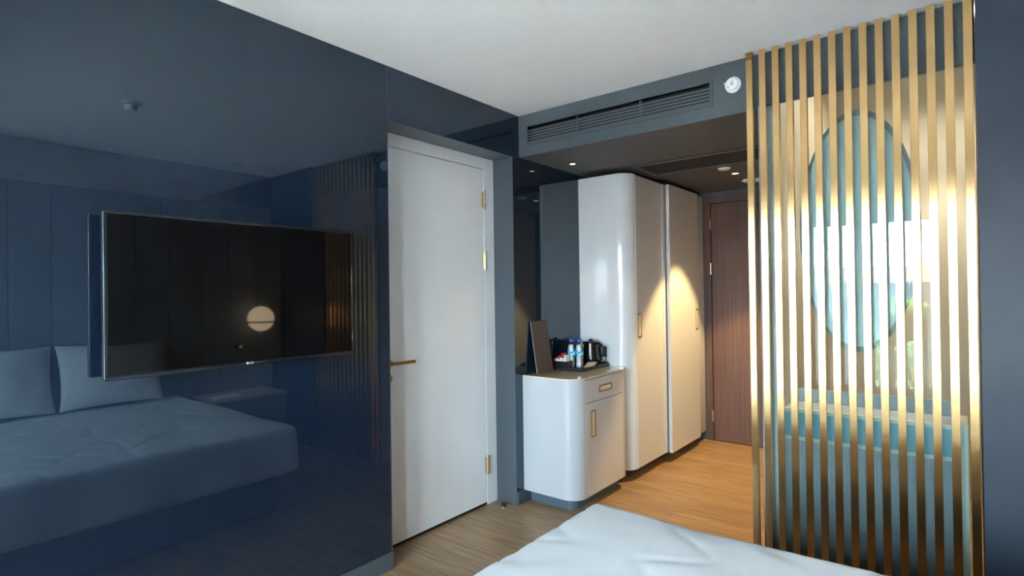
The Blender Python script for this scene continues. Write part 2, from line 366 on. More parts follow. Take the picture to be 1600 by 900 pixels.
# ------------------------------------------------------------------ bathroom glass, window, balcony
struct('trim_5', B(1.5305, 1.542, YC+0.0005, YC+0.0295, 0, 2.3415), M['mirror_rim'])
struct('window_2', B(1.5425, 2.374, YC+0.0005, YC+0.0085, 0.0, 2.342), M['glass'])
def build_window():
    fr = bmesh.new()
    for a in ((WX0, WX0+0.05, 0, WZ1), (WX1-0.05, WX1, 0, WZ1), (1.335, 1.415, 0.05, WZ1-0.05), (WX0+0.05, WX1-0.05, WZ1-0.05, WZ1), (WX0+0.05, WX1-0.05, 0, 0.05)):
        box(fr, a[0], a[1], WY-0.09, WY-0.02, a[2], a[3], bev=0.002)
    w = struct('window_1', fr, M['dark_frame'])
    for a, b in ((WX0+0.05, 1.335), (1.415, WX1-0.05)):
        obj('pane', B(a, b, WY-0.058, WY-0.05, 0.05, WZ1-0.05), M['win_glass'], w)
    for k, (a, b) in ((3, FACADE[0]), (4, FACADE[2])):  # unseen side windows added for extra daylight
        w = struct('window_%d' % k, ring_rect(bmesh.new(), 'y', ((a+b)/2, WZ1/2), b-a, WZ1, 0.05, WY-0.09, WY-0.02, bev=0.002), M['dark_frame'])
        obj('pane', B(a+0.05, b-0.05, WY-0.058, WY-0.05, 0.05, WZ1-0.05), M['win_glass'], w)
build_window()
tag(obj('curtain_rail', boxes([(0.62, 2.75, WY+0.05, WY+0.085, 2.352, 2.378)], bev=0.003), M['white'], loc=(1.7, WY+0.06, 2.36)),
    'white curtain rail above the window, mirrored as a thin line in the glass', 'curtain rail')
def build_curtain():
    bm = bmesh.new(); n = 90; x0, x1 = 2.165, 2.42
    rows = []
    for z in (0.02, 0.6, 1.2, 1.8, 2.352):
        rows.append([bm.verts.new((x0+(x1-x0)*i/n+0.003*sin(z*3), WY+0.068+0.030*sin(i/n*2*pi*6+0.3*sin(z*2))*(0.7+0.3*(2.35-z)/2.35), z)) for i in range(n+1)])
    for a, b in zip(rows, rows[1:]):
        for i in range(n): bm.faces.new((a[i], a[i+1], b[i+1], b[i]))
    r = bmesh.ops.solidify(bm, geom=list(bm.faces), thickness=0.003)
    tag(obj('curtain', bm, M['curtain'], smooth=60, loc=(2.29, WY+0.07, 0.02)), 'pale grey curtain gathered beside the window, mirrored behind the right slats', 'curtain')
build_curtain()
struct('floor_balcony', B(-0.3, 3.3, -3.3, WY-0.15, -0.17, -0.05), M['deck'])
def build_railing():
    t = thing('balcony_railing', 'thin dark balcony railing outside the window, mirrored in the bathroom glass', 'railing', (1.5, -3.05, -0.05))
    obj('top_rail', B(-0.3, 3.3, -3.07, -3.03, 1.015, 1.04, bev=0.003), M['dark_frame'], t)
    obj('bottom_rail', B(-0.3, 3.3, -3.06, -3.04, 0.05, 0.07), M['dark_frame'], t)
    for x in (-0.28, 0.9, 2.08, 3.28):
        obj('post', B(x-0.02, x+0.02, -3.07, -3.03, -0.05, 1.015), M['dark_frame'], t)
    for i in range(29):
        x = -0.16+0.12*i
        if min(abs(x-q) for q in (-0.28, 0.9, 2.08, 3.28)) < 0.03: continue
        obj('baluster', B(x-0.006, x+0.006, -3.056, -3.044, 0.07, 1.015), M['dark_frame'], t)
build_railing()
def leaf_cloud(c, r, n, size, seed):
    bm = bmesh.new(); rnd = random.Random(seed)
    for _ in range(n):
        while True:
            p = Vector((rnd.uniform(-1, 1), rnd.uniform(-1, 1), rnd.uniform(-1, 1)))
            if 0.25 < p.length < 1: break
        p = Vector((p.x*r[0], p.y*r[1], p.z*r[2]))+Vector(c)
        u = Vector((rnd.gauss(0, 1), rnd.gauss(0, 1), rnd.gauss(0, 0.7))).normalized(); v, w = frame_at(p, u)
        s = size*rnd.uniform(0.6, 1.3)
        vs = [bm.verts.new(p+q) for q in (-u*s, v*s*0.45+w*s*0.1, u*s, -v*s*0.45+w*s*0.1)]
        bm.faces.new(vs)
    return bm
def build_planter():
    t = thing('planter', 'brown planter box of yellow-green leaves on the balcony, mirrored in the glass', 'planter', (1.82, -2.86, -0.05))
    bm = boxes([(1.62, 2.02, -2.99, -2.73, 0.72, 1.06)], bev=0.006)
    obj('planter_box', bm, M['planter'], t)
    for x in (1.645, 1.995):
        for y in (-2.965, -2.755): obj('leg', B(x-0.012, x+0.012, y-0.012, y+0.012, -0.05, 0.72), M['dark_frame'], t)
    obj('soil', B(1.63, 2.01, -2.98, -2.74, 1.058, 1.068), M['planter'], t)
    obj('foliage', leaf_cloud((1.82, -2.86, 1.15), (0.23, 0.15, 0.11), 420, 0.035, 3), M['leaf'], t)
build_planter()

# town below the balcony
tag(obj('town_ground', B(-260, 260, -420, -6, -24.5, -24), M['town_ground'], loc=(0, -100, -24)), 'hazy ground of the town far below the balcony', 'ground')
def build_town():
    rnd = random.Random(11); k = 0
    spots = [(-30, -70, 22, 18, 19), (4, -62, 16, 14, 15), (26, -75, 20, 16, 17), (-8, -110, 26, 18, 26), (30, -125, 24, 20, 24), (-48, -130, 28, 18, 24), (58, -120, 22, 18, 21), (8, -170, 30, 22, 28), (-40, -190, 34, 22, 29), (60, -200, 36, 24, 29), (14, -260, 46, 24, 33), (-70, -280, 50, 26, 33)]
    names = ['nearest left', 'nearest middle', 'nearest right']
    for x, y, w, d, h in spots:
        t = thing('town_building', 'pale hazy building with a clay roof in the town beyond the balcony', 'building', (x, y, -24), 'buildings in the town beyond the balcony')
        obj('walls', B(x-w/2, x+w/2, y-d/2, y+d/2, -24, -24+h), M['haze_wall'], t)
        bm = bmesh.new(); prism(bm, [(x-w/2-0.4, y-d/2-0.4), (x+w/2+0.4, y-d/2-0.4), (x+w/2+0.4, y+d/2+0.4), (x-w/2-0.4, y+d/2+0.4)], -24+h, -24+h+0.3)
        top = [v for v in bm.verts if v.co.z > -24+h+0.2]
        for v in top: v.co.x = x+(v.co.x-x)*0.6; v.co.y = y+(v.co.y-y)*0.1; v.co.z += 2.5
        obj('roof', bm, M['roof'], t)
build_town()
def build_tree():
    t = thing('tree', 'leafy green tree growing below the balcony, mirrored left of the planter', 'tree', (1.0, -10, -24))
    bm = bmesh.new(); tube(bm, [(1.0, -10, -24), (1.1, -10, -12), (1.2, -10, -2)], [0.35, 0.28, 0.12], 10)
    obj('trunk', bm, M['planter'], t, True)
    obj('crown', leaf_cloud((1.25, -10, -1.2), (0.9, 1.2, 1.7), 1800, 0.11, 5), M['leaf_dark'], t)
build_tree()

# ------------------------------------------------------------------ television on the left wall
def build_tv():
    t = thing('television', 'black flat-screen television hung on the glossy blue-grey wall', 'television', (0.0, 1.105, 1.42))
    y0, y1, z0, z1, xf = 0.615, 1.597, 1.139, 1.711, 0.09
    obj('wall_bracket', boxes([(0.0012, 0.012, 0.95, 1.26, 1.30, 1.55), (0.012, 0.045, 1.0, 1.03, 1.28, 1.57), (0.012, 0.045, 1.18, 1.21, 1.28, 1.57)]), M['black'], t)
    bm = B(0.045, 0.062, 0.80, 1.41, 1.16, 1.52, bev=0.008); box(bm, 0.060, 0.082, y0+0.004, y1-0.004, z0+0.004, z1-0.004, bev=0.004)
    obj('housing', bm, M['black'], t, True)
    bm = bmesh.new(); tb = 0.011
    for a in ((y0, y1, z1-tb, z1), (y0, y1, z0, z0+0.017), (y0, y0+tb, z0+0.017, z1-tb), (y1-tb, y1, z0+0.017, z1-tb)):
        box(bm, 0.066, xf, *a, bev=0.0035)
    obj('bezel', bm, M['bezel'], t, True)
    obj('side_trim', boxes([(0.064, 0.088, y0-0.002, y0+0.0005, z0+0.006, z1-0.006)], bev=0.0006), M['chrome'], t)
    obj('screen', B(0.078, xf-0.003, y0+tb-0.001, y1-tb+0.001, z0+0.016, z1-tb+0.001), M['screen'], t)
    lg = B(xf-0.003, xf+0.003, 1.070, 1.135, z0-0.004, z0+0.005, bev=0.002); obj('sensor_lip', lg, M['bezel'], t)
    # maker's mark: small disc and two letters
    bm = bmesh.new(); lathe(bm, [(0.0052, 0), (0.0052, 0.0008)], (xf, 1.092, z0+0.0105), (1, 0, 0), 20)
    obj('logo_disc', bm, M['white'], t)
    cu = bpy.data.curves.new('logo_letters', 'FONT'); cu.body = 'LG'; cu.size = 0.0135; cu.extrude = 0.0004; cu.align_x = 'LEFT'; cu.align_y = 'CENTER'
    tmp = bpy.data.objects.new('tmp', cu); COL.objects.link(tmp)
    dg = bpy.context.evaluated_depsgraph_get(); me = bpy.data.meshes.new_from_object(tmp.evaluated_get(dg)); bpy.data.objects.remove(tmp)
    me.transform(Matrix(((0, 0, 1, 0), (1, 0, 0, 0), (0, 1, 0, 0), (0, 0, 0, 1)))); me.materials.append(M['white'])
    o = bpy.data.objects.new('logo_letters', me); COL.objects.link(o); o.parent = t
    o.location = Vector((xf+0.0005, 1.1005, z0+0.0105))-t.location
build_tv()

# ------------------------------------------------------------------ minibar cabinet
XF = 0.425
def pull(parent, yc, zc, w, h, x):
    p = obj('pull', ring_rect(bmesh.new(), 'x', (yc, zc), w, h, 0.0085, x-0.002, x+0.005, bev=0.0012), M['brass_dark'], parent)
    obj('pull_recess', B(x-0.002, x+0.0008, yc-w/2+0.008, yc+w/2-0.008, zc-h/2+0.008, zc+h/2-0.008), M['pull_in'], p)
def build_minibar():
    t = thing('minibar_cabinet', 'small white rounded minibar cabinet with brass pulls against the dark wall', 'cabinet', (0.21, 3.37, 0))
    R_ = 0.112; y0, y1 = 3.008, 3.742; zb, zt = 0.082, 0.843
    out = [(0.001, y0)]+arc(XF-R_, y0+R_, R_, -90, 0)+arc(XF-R_, y1-R_, R_, 0, 90)+[(0.001, y1)]
    pts = []
    for p in out:                                                     # front panel bay, set back between the two arcs
        pts.append(p)
    a = [(0.001, y0)]+arc(XF-R_, y0+R_, R_, -90, 0)+[(XF-0.014, y0+R_), (XF-0.014, y1-R_)]+arc(XF-R_, y1-R_, R_, 0, 90)+[(0.001, y1)]
    obj('body', prism(bmesh.new(), a, zb, zt, bev=0.003), M['mini_white_dimmed'], t, 40)
    dr = obj('drawer', B(XF-0.013, XF+0.0005, y0+R_+0.004, y1-R_-0.002, 0.691, zt-0.006, bev=0.0012), M['cab_front'], t)
    do = obj('door', B(XF-0.013, XF+0.0005, y0+R_+0.004, y1-R_-0.002, zb+0.002, 0.686, bev=0.0012), M['cab_front'], t)
    pull(dr, 3.376, 0.762, 0.168, 0.046, XF+0.0005); pull(do, 3.206, 0.547, 0.056, 0.176, XF+0.0005)
    g = [(0.001, y0)]+arc(XF-R_, y0+R_, R_, -90, 0)+arc(XF-R_, y1-R_, R_, 0, 90)+[(0.001, y1)]
    g = [(x if x < 0.01 else x-0.002, y+0.002 if y < 3.3 else y-0.002) for x, y in g]
    obj('glass_top', prism(bmesh.new(), g, zt+0.0005, zt+0.0115, bev=0.0015), M['top_glass'], t, 40)
    r2 = 0.06
    q = [(0.013, 3.07)]+arc(0.36-r2, 3.07+r2, r2, -90, 0)+arc(0.36-r2, 3.70-r2, r2, 0, 90)+[(0.013, 3.70)]
    obj('plinth', prism(bmesh.new(), q, 0, zb), M['plinth'], t, 40)
build_minibar()
MZ = 0.855                                                            # minibar top

# ------------------------------------------------------------------ wardrobe
def build_wardrobe():
    t = thing('wardrobe', 'tall white wardrobe with a rounded corner and two sliding doors in the corridor', 'wardrobe', (0.22, 4.5, 0))
    R_ = 0.11; y0, y1 = 3.756, YD-0.013; zb, zt = 0.083, 2.289
    a = [(0.001, y0)]+arc(XF-R_, y0+R_, R_, -90, 0)+[(XF-0.024, y0+R_), (XF-0.024, 5.06), (XF+0.012, 5.06), (XF+0.012, y1), (0.001, y1)]
    obj('body', prism(bmesh.new(), a, zb, zt, bev=0.002), M['white_lac'], t, 40)
    d1 = obj('door', boxes([(XF-0.022, XF, y0+R_+0.005, 4.355, zb, zt-0.004), (XF-0.022, XF+0.004, 4.357, 4.425, zb, zt-0.004)], bev=0.0015), M['cab_front'], t)
    d2 = obj('door', B(XF+0.014, XF+0.043, 4.405, 5.05, zb-0.004, zt-0.004, bev=0.0015), M['cab_front'], t)
    obj('edge_strip', B(XF-0.022, XF+0.003, y0+R_+0.0005, y0+R_+0.0045, zb, zt-0.004), M['white_lac'], t)
    pull(d1, 3.917, 1.151, 0.055, 0.182, XF); pull(d2, 4.992, 1.153, 0.052, 0.182, XF+0.043)
    obj('plinth', prism(bmesh.new(), [(0.013, 3.83)]+arc(0.25, 3.89, 0.06, -90, 0)+[(0.31, y1), (0.013, y1)], 0, zb), M['base'], t, 40)  # plinth coloured near black to stand for the shade beneath the wardrobe
build_wardrobe()

# ------------------------------------------------------------------ brass slat screen
def build_slats():
    t = thing('slat_screen', 'floor-to-ceiling screen of fifteen upright brushed brass slats before the bathroom glass', 'slat screen', (1.93, 2.95, 0))
    n = 15; x0 = 1.490; pitch = (2.341-1.490)/14
    for i in range(n):
        x = x0+pitch*i
        top = CZ-0.0005 if i else 2.566
        o = obj('slat', B(x, x+0.030, 2.945, 2.972, 0.0, top, bev=0.0008, seg=1), M['brass'], t)
        if i == 0:
            obj('slat_clip', boxes([(x+0.002, x+0.028, 2.951, 2.966, 2.566, CZ-0.0005), (x-0.001, x+0.031, 2.944, 2.973, 2.592, CZ-0.0005)]), M['brass_dark'], o)
build_slats()

# ------------------------------------------------------------------ bathroom behind the glass
def build_bathroom():
    def ell(cx, cz, a, b, y0, y1, n=64):
        bm = bmesh.new(); lo = []; hi = []
        for k in range(n):
            c, s = cos(2*pi*k/n), sin(2*pi*k/n)
            lo.append(bm.verts.new((cx+a*c, y0, cz+b*s))); hi.append(bm.verts.new((cx+a*c, y1, cz+b*s)))
        bm.faces.new(lo); bm.faces.new(hi[::-1])
        for k in range(n): bm.faces.new((lo[k], hi[k], hi[(k+1) % n], lo[(k+1) % n]))
        return bm
    t = thing('oval_mirror', 'tall oval bathroom mirror seen from its pale aqua back through the glass', 'mirror', (1.947, 3.03, 1.68))
    obj('mirror_back', ell(1.947, 1.677, 0.226, 0.532, YC+0.009, YC+0.020), M['mirror_back'], t)
    obj('rim', ell(1.949, 1.680, 0.240, 0.560, YC+0.0205, YC+0.052), M['mirror_rim'], t)
    v = thing('vanity_counter', 'long aqua washstand with cream edges standing low behind the glass', 'washstand', (1.93, 3.3, 0))
    obj('fascia', B(1.615, 2.30, 3.058, 3.078, 0.682, 0.800), M['vanity'], v)
    obj('edge_strip', B(1.615, 2.30, 3.056, 3.078, 0.801, 0.818), M['cream'], v)
    obj('edge_strip', B(1.615, 2.30, 3.056, 3.078, 0.664, 0.681), M['cream'], v)
    obj('worktop', B(1.615, 2.30, 3.079, 3.30, 0.79, 0.818), M['vanity_panel'], v)
    obj('bed_reflection_strip', B(1.615, 2.30, 3.285, 3.30, 0.819, 0.885), M['vanity_panel'], v)  # grey-blue strip imitating the bed's reflection in the glass
    obj('side_leg', B(2.304, 2.336, 3.058, 3.30, 0.0, 0.822), M['cream'], v)
    obj('back_panel', B(1.615, 2.30, 3.080, 3.095, 0.0, 0.66), M['vanity_panel'], v)
build_bathroom()

# ------------------------------------------------------------------ ceiling grille, access panel, detectors, downlights
def build_grille():
    t = thing('air_grille', 'long dark blue-grey air-conditioning grille in the soffit below the ceiling', 'air vent', (0.682, 3.0, 2.465))
    cx, cz = (GX0+GX1)/2, (GZ0+GZ1)/2; w, h = GX1-GX0, GZ1-GZ0
    obj('frame', ring_rect(bmesh.new(), 'y', (cx, cz), w-0.004, h-0.004, 0.016, YC-0.0015, YC+0.004, bev=0.0008), M['grille'], t)
    obj('duct_shade_lining', boxes([(GX0+0.001, GX1-0.001, YC+0.07, YC+0.08, GZ0+0.001, GZ1-0.001), (GX0+0.001, GX1-0.001, YC+0.005, YC+0.07, GZ1-0.004, GZ1-0.001), (GX0+0.001, GX1-0.001, YC+0.005, YC+0.07, GZ0+0.001, GZ0+0.004), (GX0+0.001, GX0+0.004, YC+0.005, YC+0.07, GZ0+0.004, GZ1-0.004), (GX1-0.004, GX1-0.001, YC+0.005, YC+0.07, GZ0+0.004, GZ1-0.004)]), M['void'], t)  # lining coloured black to put deep shade into the grille opening
    for i in range(5):
        z = GZ0+0.024+0.0185*i
        bm = bmesh.new(); x0, x1 = GX0+0.018, GX1-0.018
        p = [(YC+0.005, z-0.006), (YC+0.005, z+0.0065), (YC+0.013, z+0.009), (YC+0.013, z+0.002)]
        a = [bm.verts.new((x0, y, zz)) for y, zz in p]; b = [bm.verts.new((x1, y, zz)) for y, zz in p]
        bm.faces.new(a); bm.faces.new(b[::-1])
        for k in range(4): bm.faces.new((a[k], b[k], b[(k+1) % 4], a[(k+1) % 4]))
        obj('louvre', bm, M['grille'], t)
    for x in (0.455, 0.884):
        obj('divider', B(x-0.003, x+0.003, YC+0.006, YC+0.05, GZ0+0.018, GZ1-0.018), M['grille'], t)
build_grille()
def build_access_panel():
    t = thing('access_panel', 'dark rectangular access panel set into the corridor ceiling', 'access panel', (0.98, 3.95, SZ))
    z = SZ-0.0005
    x0, x1, y0, y1 = 0.452, 1.44, 3.755, 4.165
    bm = bmesh.new()
    for a in ((x0, x1, y0, y0+0.045), (x0, x1, y1-0.022, y1), (x0, x0+0.03, y0+0.045, y1-0.022), (x1-0.03, x1, y0+0.045, y1-0.022)):
        box(bm, a[0], a[1], a[2], a[3], z-0.004, z, bev=0.001)
    obj('frame', bm, M['paint'], t)
    obj('panel', B(x0+0.03, x1-0.03, y0+0.045, y1-0.022, z-0.002, z-0.0005), M['void'], t)
    obj('shadow_gap', B(x0-0.004, x1, y0-0.012, y0-0.001, z-0.0015, z), M['void'], t)
    for x, y in ((0.735, y0+0.022), (0.56, y1-0.011)):
        bm = bmesh.new(); lathe(bm, [(0.011, 0), (0.011, 0.003)], (x, y, z-0.007), (0, 0, 1), 16); obj('latch', bm, M['chrome'], t)
build_access_panel()
def build_alarm():
    t = thing('alarm_sounder', 'round white alarm sounder on the soffit next to the first brass slat', 'alarm', (1.412, YC, 2.478))
    bm = bmesh.new(); lathe(bm, [(0.041, 0), (0.041, 0.008), (0.037, 0.013)], (1.412, YC, 2.478), (0, -1, 0), 36); obj('base', bm, M['white'], t, True)
    bm = bmesh.new(); lathe(bm, [(0.031, 0.0131), (0.031, 0.022), (0.026, 0.028), (0.010, 0.029)], (1.412, YC, 2.478), (0, -1, 0), 36); obj('cover', bm, M['white'], t, True)
    bm = bmesh.new(); box(bm, 1.418, 1.420, YC-0.0305, YC-0.0285, 2.470, 2.488); box(bm, 1.408, 1.420, YC-0.0305, YC-0.0285, 2.486, 2.4885)
    lathe(bm, [(0.0045, 0.029), (0.003, 0.032)], (1.410, YC, 2.476), (0, -1, 0), 12)
    box(bm, 1.388, 1.402, YC-0.0295, YC-0.026, 2.462, 2.464)
    obj('sounder_slot', bm, M['paint_dark'], t)
    obj('release_tab', B(1.366, 1.376, YC-0.010, YC, 2.488, 2.496, bev=0.001), M['white'], t)
build_alarm()
def spot(name, loc, energy, angle, blend=0.25, color=(1.0, 0.69, 0.29), size=0.02, aim=None):
    l = bpy.data.lights.new(name, 'SPOT'); l.energy = energy; l.color = color; l.spot_size = radians(angle); l.spot_blend = blend; l.shadow_soft_size = size
    o = bpy.data.objects.new(name, l); COL.objects.link(o); o.location = loc
    return o
def downlight(x, y, z, r, label, energy, angle, **k):
    t = thing('downlight', label, 'downlight', (x, y, z), 'recessed downlights')
    bm = bmesh.new(); lathe(bm, [(r, 0.0), (r, -0.003), (r*0.72, -0.004), (r*0.72, 0.0)], (x, y, z)); obj('trim_ring', bm, M['brass_plain'], t, True)
    bm = bmesh.new(); lathe(bm, [(r*0.70, -0.0005), (r*0.70, -0.003)], (x, y, z)); obj('lens', bm, M['lens_on'], t)
    spot('downlight_beam', (x, y, z-0.03), energy, angle, **k)
downlight(0.179, 3.392, SZ-0.0005, 0.027, 'lit brass downlight in the soffit above the minibar', 9.0, 60)
downlight(0.962, 4.529, SZ-0.0005, 0.034, 'lit downlight between two white discs in the corridor ceiling', 275, 74, blend=0.30)
def disc(name, x, y, r, label, cat, z=SZ-0.0005):
    t = thing(name, label, cat, (x, y, z))
    bm = bmesh.new(); lathe(bm, [(r, 0), (r, -0.006), (r*0.9, -0.010)], (x, y, z), n=36); obj('rim', bm, M['white'], t, True)
    bm = bmesh.new(); lathe(bm, [(r*0.86, -0.0101), (r*0.86, -0.012), (r*0.5, -0.013)], (x, y, z), n=36); obj('grille_face', bm, M['white'], t, True)
disc('ceiling_speaker', 0.954, 4.286, 0.045, 'small white disc in the corridor ceiling in front of the downlight', 'ceiling speaker')
disc('air_valve', 0.985, 4.90, 0.078, 'larger white disc in the corridor ceiling behind the downlight', 'air valve')
def detector(x, y, label, s=1.0):
    t = thing('smoke_detector', label, 'smoke detector', (x, y, CZ), None)
    bm = bmesh.new(); lathe(bm, [(0.055*s, 0), (0.055*s, -0.012*s), (0.050*s, -0.018*s)], (x, y, CZ)); obj('base', bm, M['white'], t, True)
    bm = bmesh.new(); lathe(bm, [(0.036*s, -0.0181*s), (0.034*s, -0.042*s), (0.026*s, -0.052*s), (0.01*s, -0.054*s)], (x, y, CZ)); obj('sensor_head', bm, M['white'], t, True)
detector(1.62, 1.237, 'white smoke detector on the ceiling, mirrored above the television')
disc('ceiling_disc', 2.80, 2.40, 0.085, 'flat white ceiling disc by the headboard, mirrored above the television top', 'ceiling speaker', CZ)

# ------------------------------------------------------------------ bathroom downlights (two show scallops through the glass; the third is added fill light)
for x, y, l, e, ang in ((1.80, 3.32, 'bathroom downlight washing the wall behind the left slats', 130, 30), (2.24, 4.60, 'bathroom downlight washing the wall behind the right slats', 190, 38), (2.35, 3.95, 'unseen bathroom downlight added for general light', 60, 160)):
    downlight(x, y, 2.9495, 0.03, l, e, ang, blend=0.5, color=(1.0, 0.85, 0.66))

# ------------------------------------------------------------------ bed
def rounded_box(lo, hi, r, nx, ny, nz, fn=None):
    bm = bmesh.new(); lo = Vector(lo); hi = Vector(hi); cache = {}
    def V(i, j, k):
        key = (i, j, k)
        if key in cache: return cache[key]
        p = Vector((lo.x+(hi.x-lo.x)*i/nx, lo.y+(hi.y-lo.y)*j/ny, lo.z+(hi.z-lo.z)*k/nz))
        inn = Vector((min(max(p.x, lo.x+r), hi.x-r), min(max(p.y, lo.y+r), hi.y-r), min(max(p.z, lo.z+r), hi.z-r)))
        d = p-inn; q = inn+d.normalized()*r if d.length > 1e-9 else p
        if fn: q = fn(q, d.normalized() if d.length > 1e-9 else Vector((0, 0, 1)))
        cache[key] = bm.verts.new(q); return cache[key]
    for i in range(nx):
        for j in range(ny):
            for k in (0, nz): bm.faces.new((V(i, j, k), V(i+1, j, k), V(i+1, j+1, k), V(i, j+1, k)))
    for i in range(nx):
        for k in range(nz):
            for j in (0, ny): bm.faces.new((V(i, j, k), V(i+1, j, k), V(i+1, j, k+1), V(i, j, k+1)))
    for j in range(ny):
        for k in range(nz):
            for i in (0, nx): bm.faces.new((V(i, j, k), V(i, j+1, k), V(i, j+1, k+1), V(i, j, k+1)))
    return bm
def build_bed():
    t = thing('bed', 'wide bed made up with a smooth white duvet, its foot corner in view', 'bed', (2.1, 1.15, 0))
    def wr(q, d):
        a = noise.noise(Vector((q.x*2.0, q.y*2.6, q.z*2)))*0.006
        e = noise.noise(Vector((q.x*7+q.y*3, q.y*9-q.x*4, q.z*5)))*0.0028
        f = abs(noise.noise(Vector((q.x*3+5, q.y*5, 1.7))))
        g = -0.010*math.exp(-(f/0.05)**2)*0.5
        hang = 0.010*sin(q.x*17+q.y*13)*max(0, (0.5-q.z)/0.26) if abs(d.z) < 0.7 else 0
        s = (a+e+g) if d.z > 0.3 else (a*0.8+e+hang)
        q = q+d*s
        if d.z > 0.3 or q.z > 0.45:                                    # the far edge sags a little along its length
            k = max(0, (q.y-1.85)/0.17); q.z -= 0.012*k*k*math.exp(-((q.x-1.56)/0.12)**2)
        return q
    obj('duvet', rounded_box((1.115, 0.28, 0.245), (3.03, 2.028, 0.560), 0.045, 110, 96, 12, wr), M['linen'], t, 'all')
    obj('bed_base', B(1.22, 3.05, 0.40, 1.92, 0.0, 0.262, bev=0.01), M['bed_base'], t)
build_bed()
def build_pillows():
    def pil(seed):
        bm = bmesh.new(); n = 28; top = {}; rnd = seed*3.1
        def pt(u, v, s):
            eu = 1-0.06*(1-v*v)*abs(u)**6; ev = 1-0.06*(1-u*u)*abs(v)**6
            h = max(0, (1-abs(u)**3.2))**0.55*max(0, (1-abs(v)**3.2))**0.55
            w = noise.noise(Vector((u*2.5+rnd, v*2.5, s)))*0.012
            return Vector((s*(0.085*h)+w*(h > 0.2)*s, u*0.345*eu, v*0.25*ev))
        grid = {}
        for s in (1, -1):
            for i in range(n+1):
                for j in range(n+1):
                    u = sin((i/n*2-1)*pi/2); v = sin((j/n*2-1)*pi/2)
                    grid[s, i, j] = grid[1, i, j] if s == -1 and (i in (0, n) or j in (0, n)) else bm.verts.new(pt(u, v, s))
            for i in range(n):
                for j in range(n):
                    f = [grid[s, i, j], grid[s, i+1, j], grid[s, i+1, j+1], grid[s, i, j+1]]
                    bm.faces.new(f if s == 1 else f[::-1])
        return bm
    m = Matrix.Rotation(radians(14), 4, 'Y')
    for k, (y, lab) in enumerate(((0.79, 'plump white pillow against the headboard, on the window side'), (1.50, 'plump white pillow against the headboard, on the side of the globe lamp'))):
        bm = pil(k); bmesh.ops.transform(bm, matrix=m, verts=bm.verts)
        for v in bm.verts: v.co += Vector((2.93, y, 0.815))
        tag(obj('pillow', bm, M['pillow'], smooth='all', loc=(2.93, y, 0.56)), lab, 'pillow', 'pillows on the bed')
build_pillows()
def build_night():
    t = thing('nightstand', 'dark nightstand between the bed and the grey-blue wall, seen mirrored', 'nightstand', (2.85, 2.48, 0))
    obj('body', B(2.63, 3.08, 2.16, 2.80, 0.12, 0.50, bev=0.006), M['head'], t)
    obj('worktop', B(2.62, 3.08, 2.15, 2.81, 0.5005, 0.52, bev=0.003), M['top_glass'], t)
    obj('plinth', B(2.68, 3.06, 2.21, 2.75, 0.0, 0.12), M['base'], t)
    tag(obj('notepad', B(2.70, 2.85, 2.20, 2.42, 0.5205, 0.528), M['paper'], loc=(2.77, 2.31, 0.5205)), 'white notepad lying on the nightstand', 'notepad')
    g = thing('globe_wall_lamp', 'lit opal globe wall lamp beside the bed, glowing in the television screen', 'wall lamp', (3.08, 2.62, 1.20))
    bm = bmesh.new(); lathe(bm, [(0.05, 0), (0.05, 0.012), (0.02, 0.016), (0.012, 0.06)], (3.0819, 2.62, 1.20), (-1, 0, 0)); obj('wall_mount', bm, M['brass_dark'], g, True)
    bm = bmesh.new(); bmesh.ops.create_uvsphere(bm, u_segments=32, v_segments=20, radius=0.115)
    for v in bm.verts: v.co += Vector((2.92, 2.62, 1.20))
    obj('globe', bm, M['globe'], g, 'all')
    bm = bmesh.new(); lathe(bm, [(0.1135, -0.036), (0.1165, -0.036), (0.1165, -0.022), (0.1135, -0.022)], (2.92, 2.62, 1.20), n=40); obj('band', bm, M['brass_dark'], g, True)
    r = thing('reading_lamp', 'tiny lit reading lamp on the headboard below the globe lamp', 'reading lamp', (3.08, 2.47, 0.95))
    bm = bmesh.new(); lathe(bm, [(0.018, 0), (0.018, 0.02), (0.015, 0.08)], (3.0819, 2.47, 0.95), (-1, 0, 0)); obj('lamp_body', bm, M['black'], r, True)
    bm = bmesh.new(); lathe(bm, [(0.012, 0.0801), (0.012, 0.083)], (3.0819, 2.47, 0.95), (-1, 0, 0)); obj('lens', bm, M['lens_on'], r)
build_night()

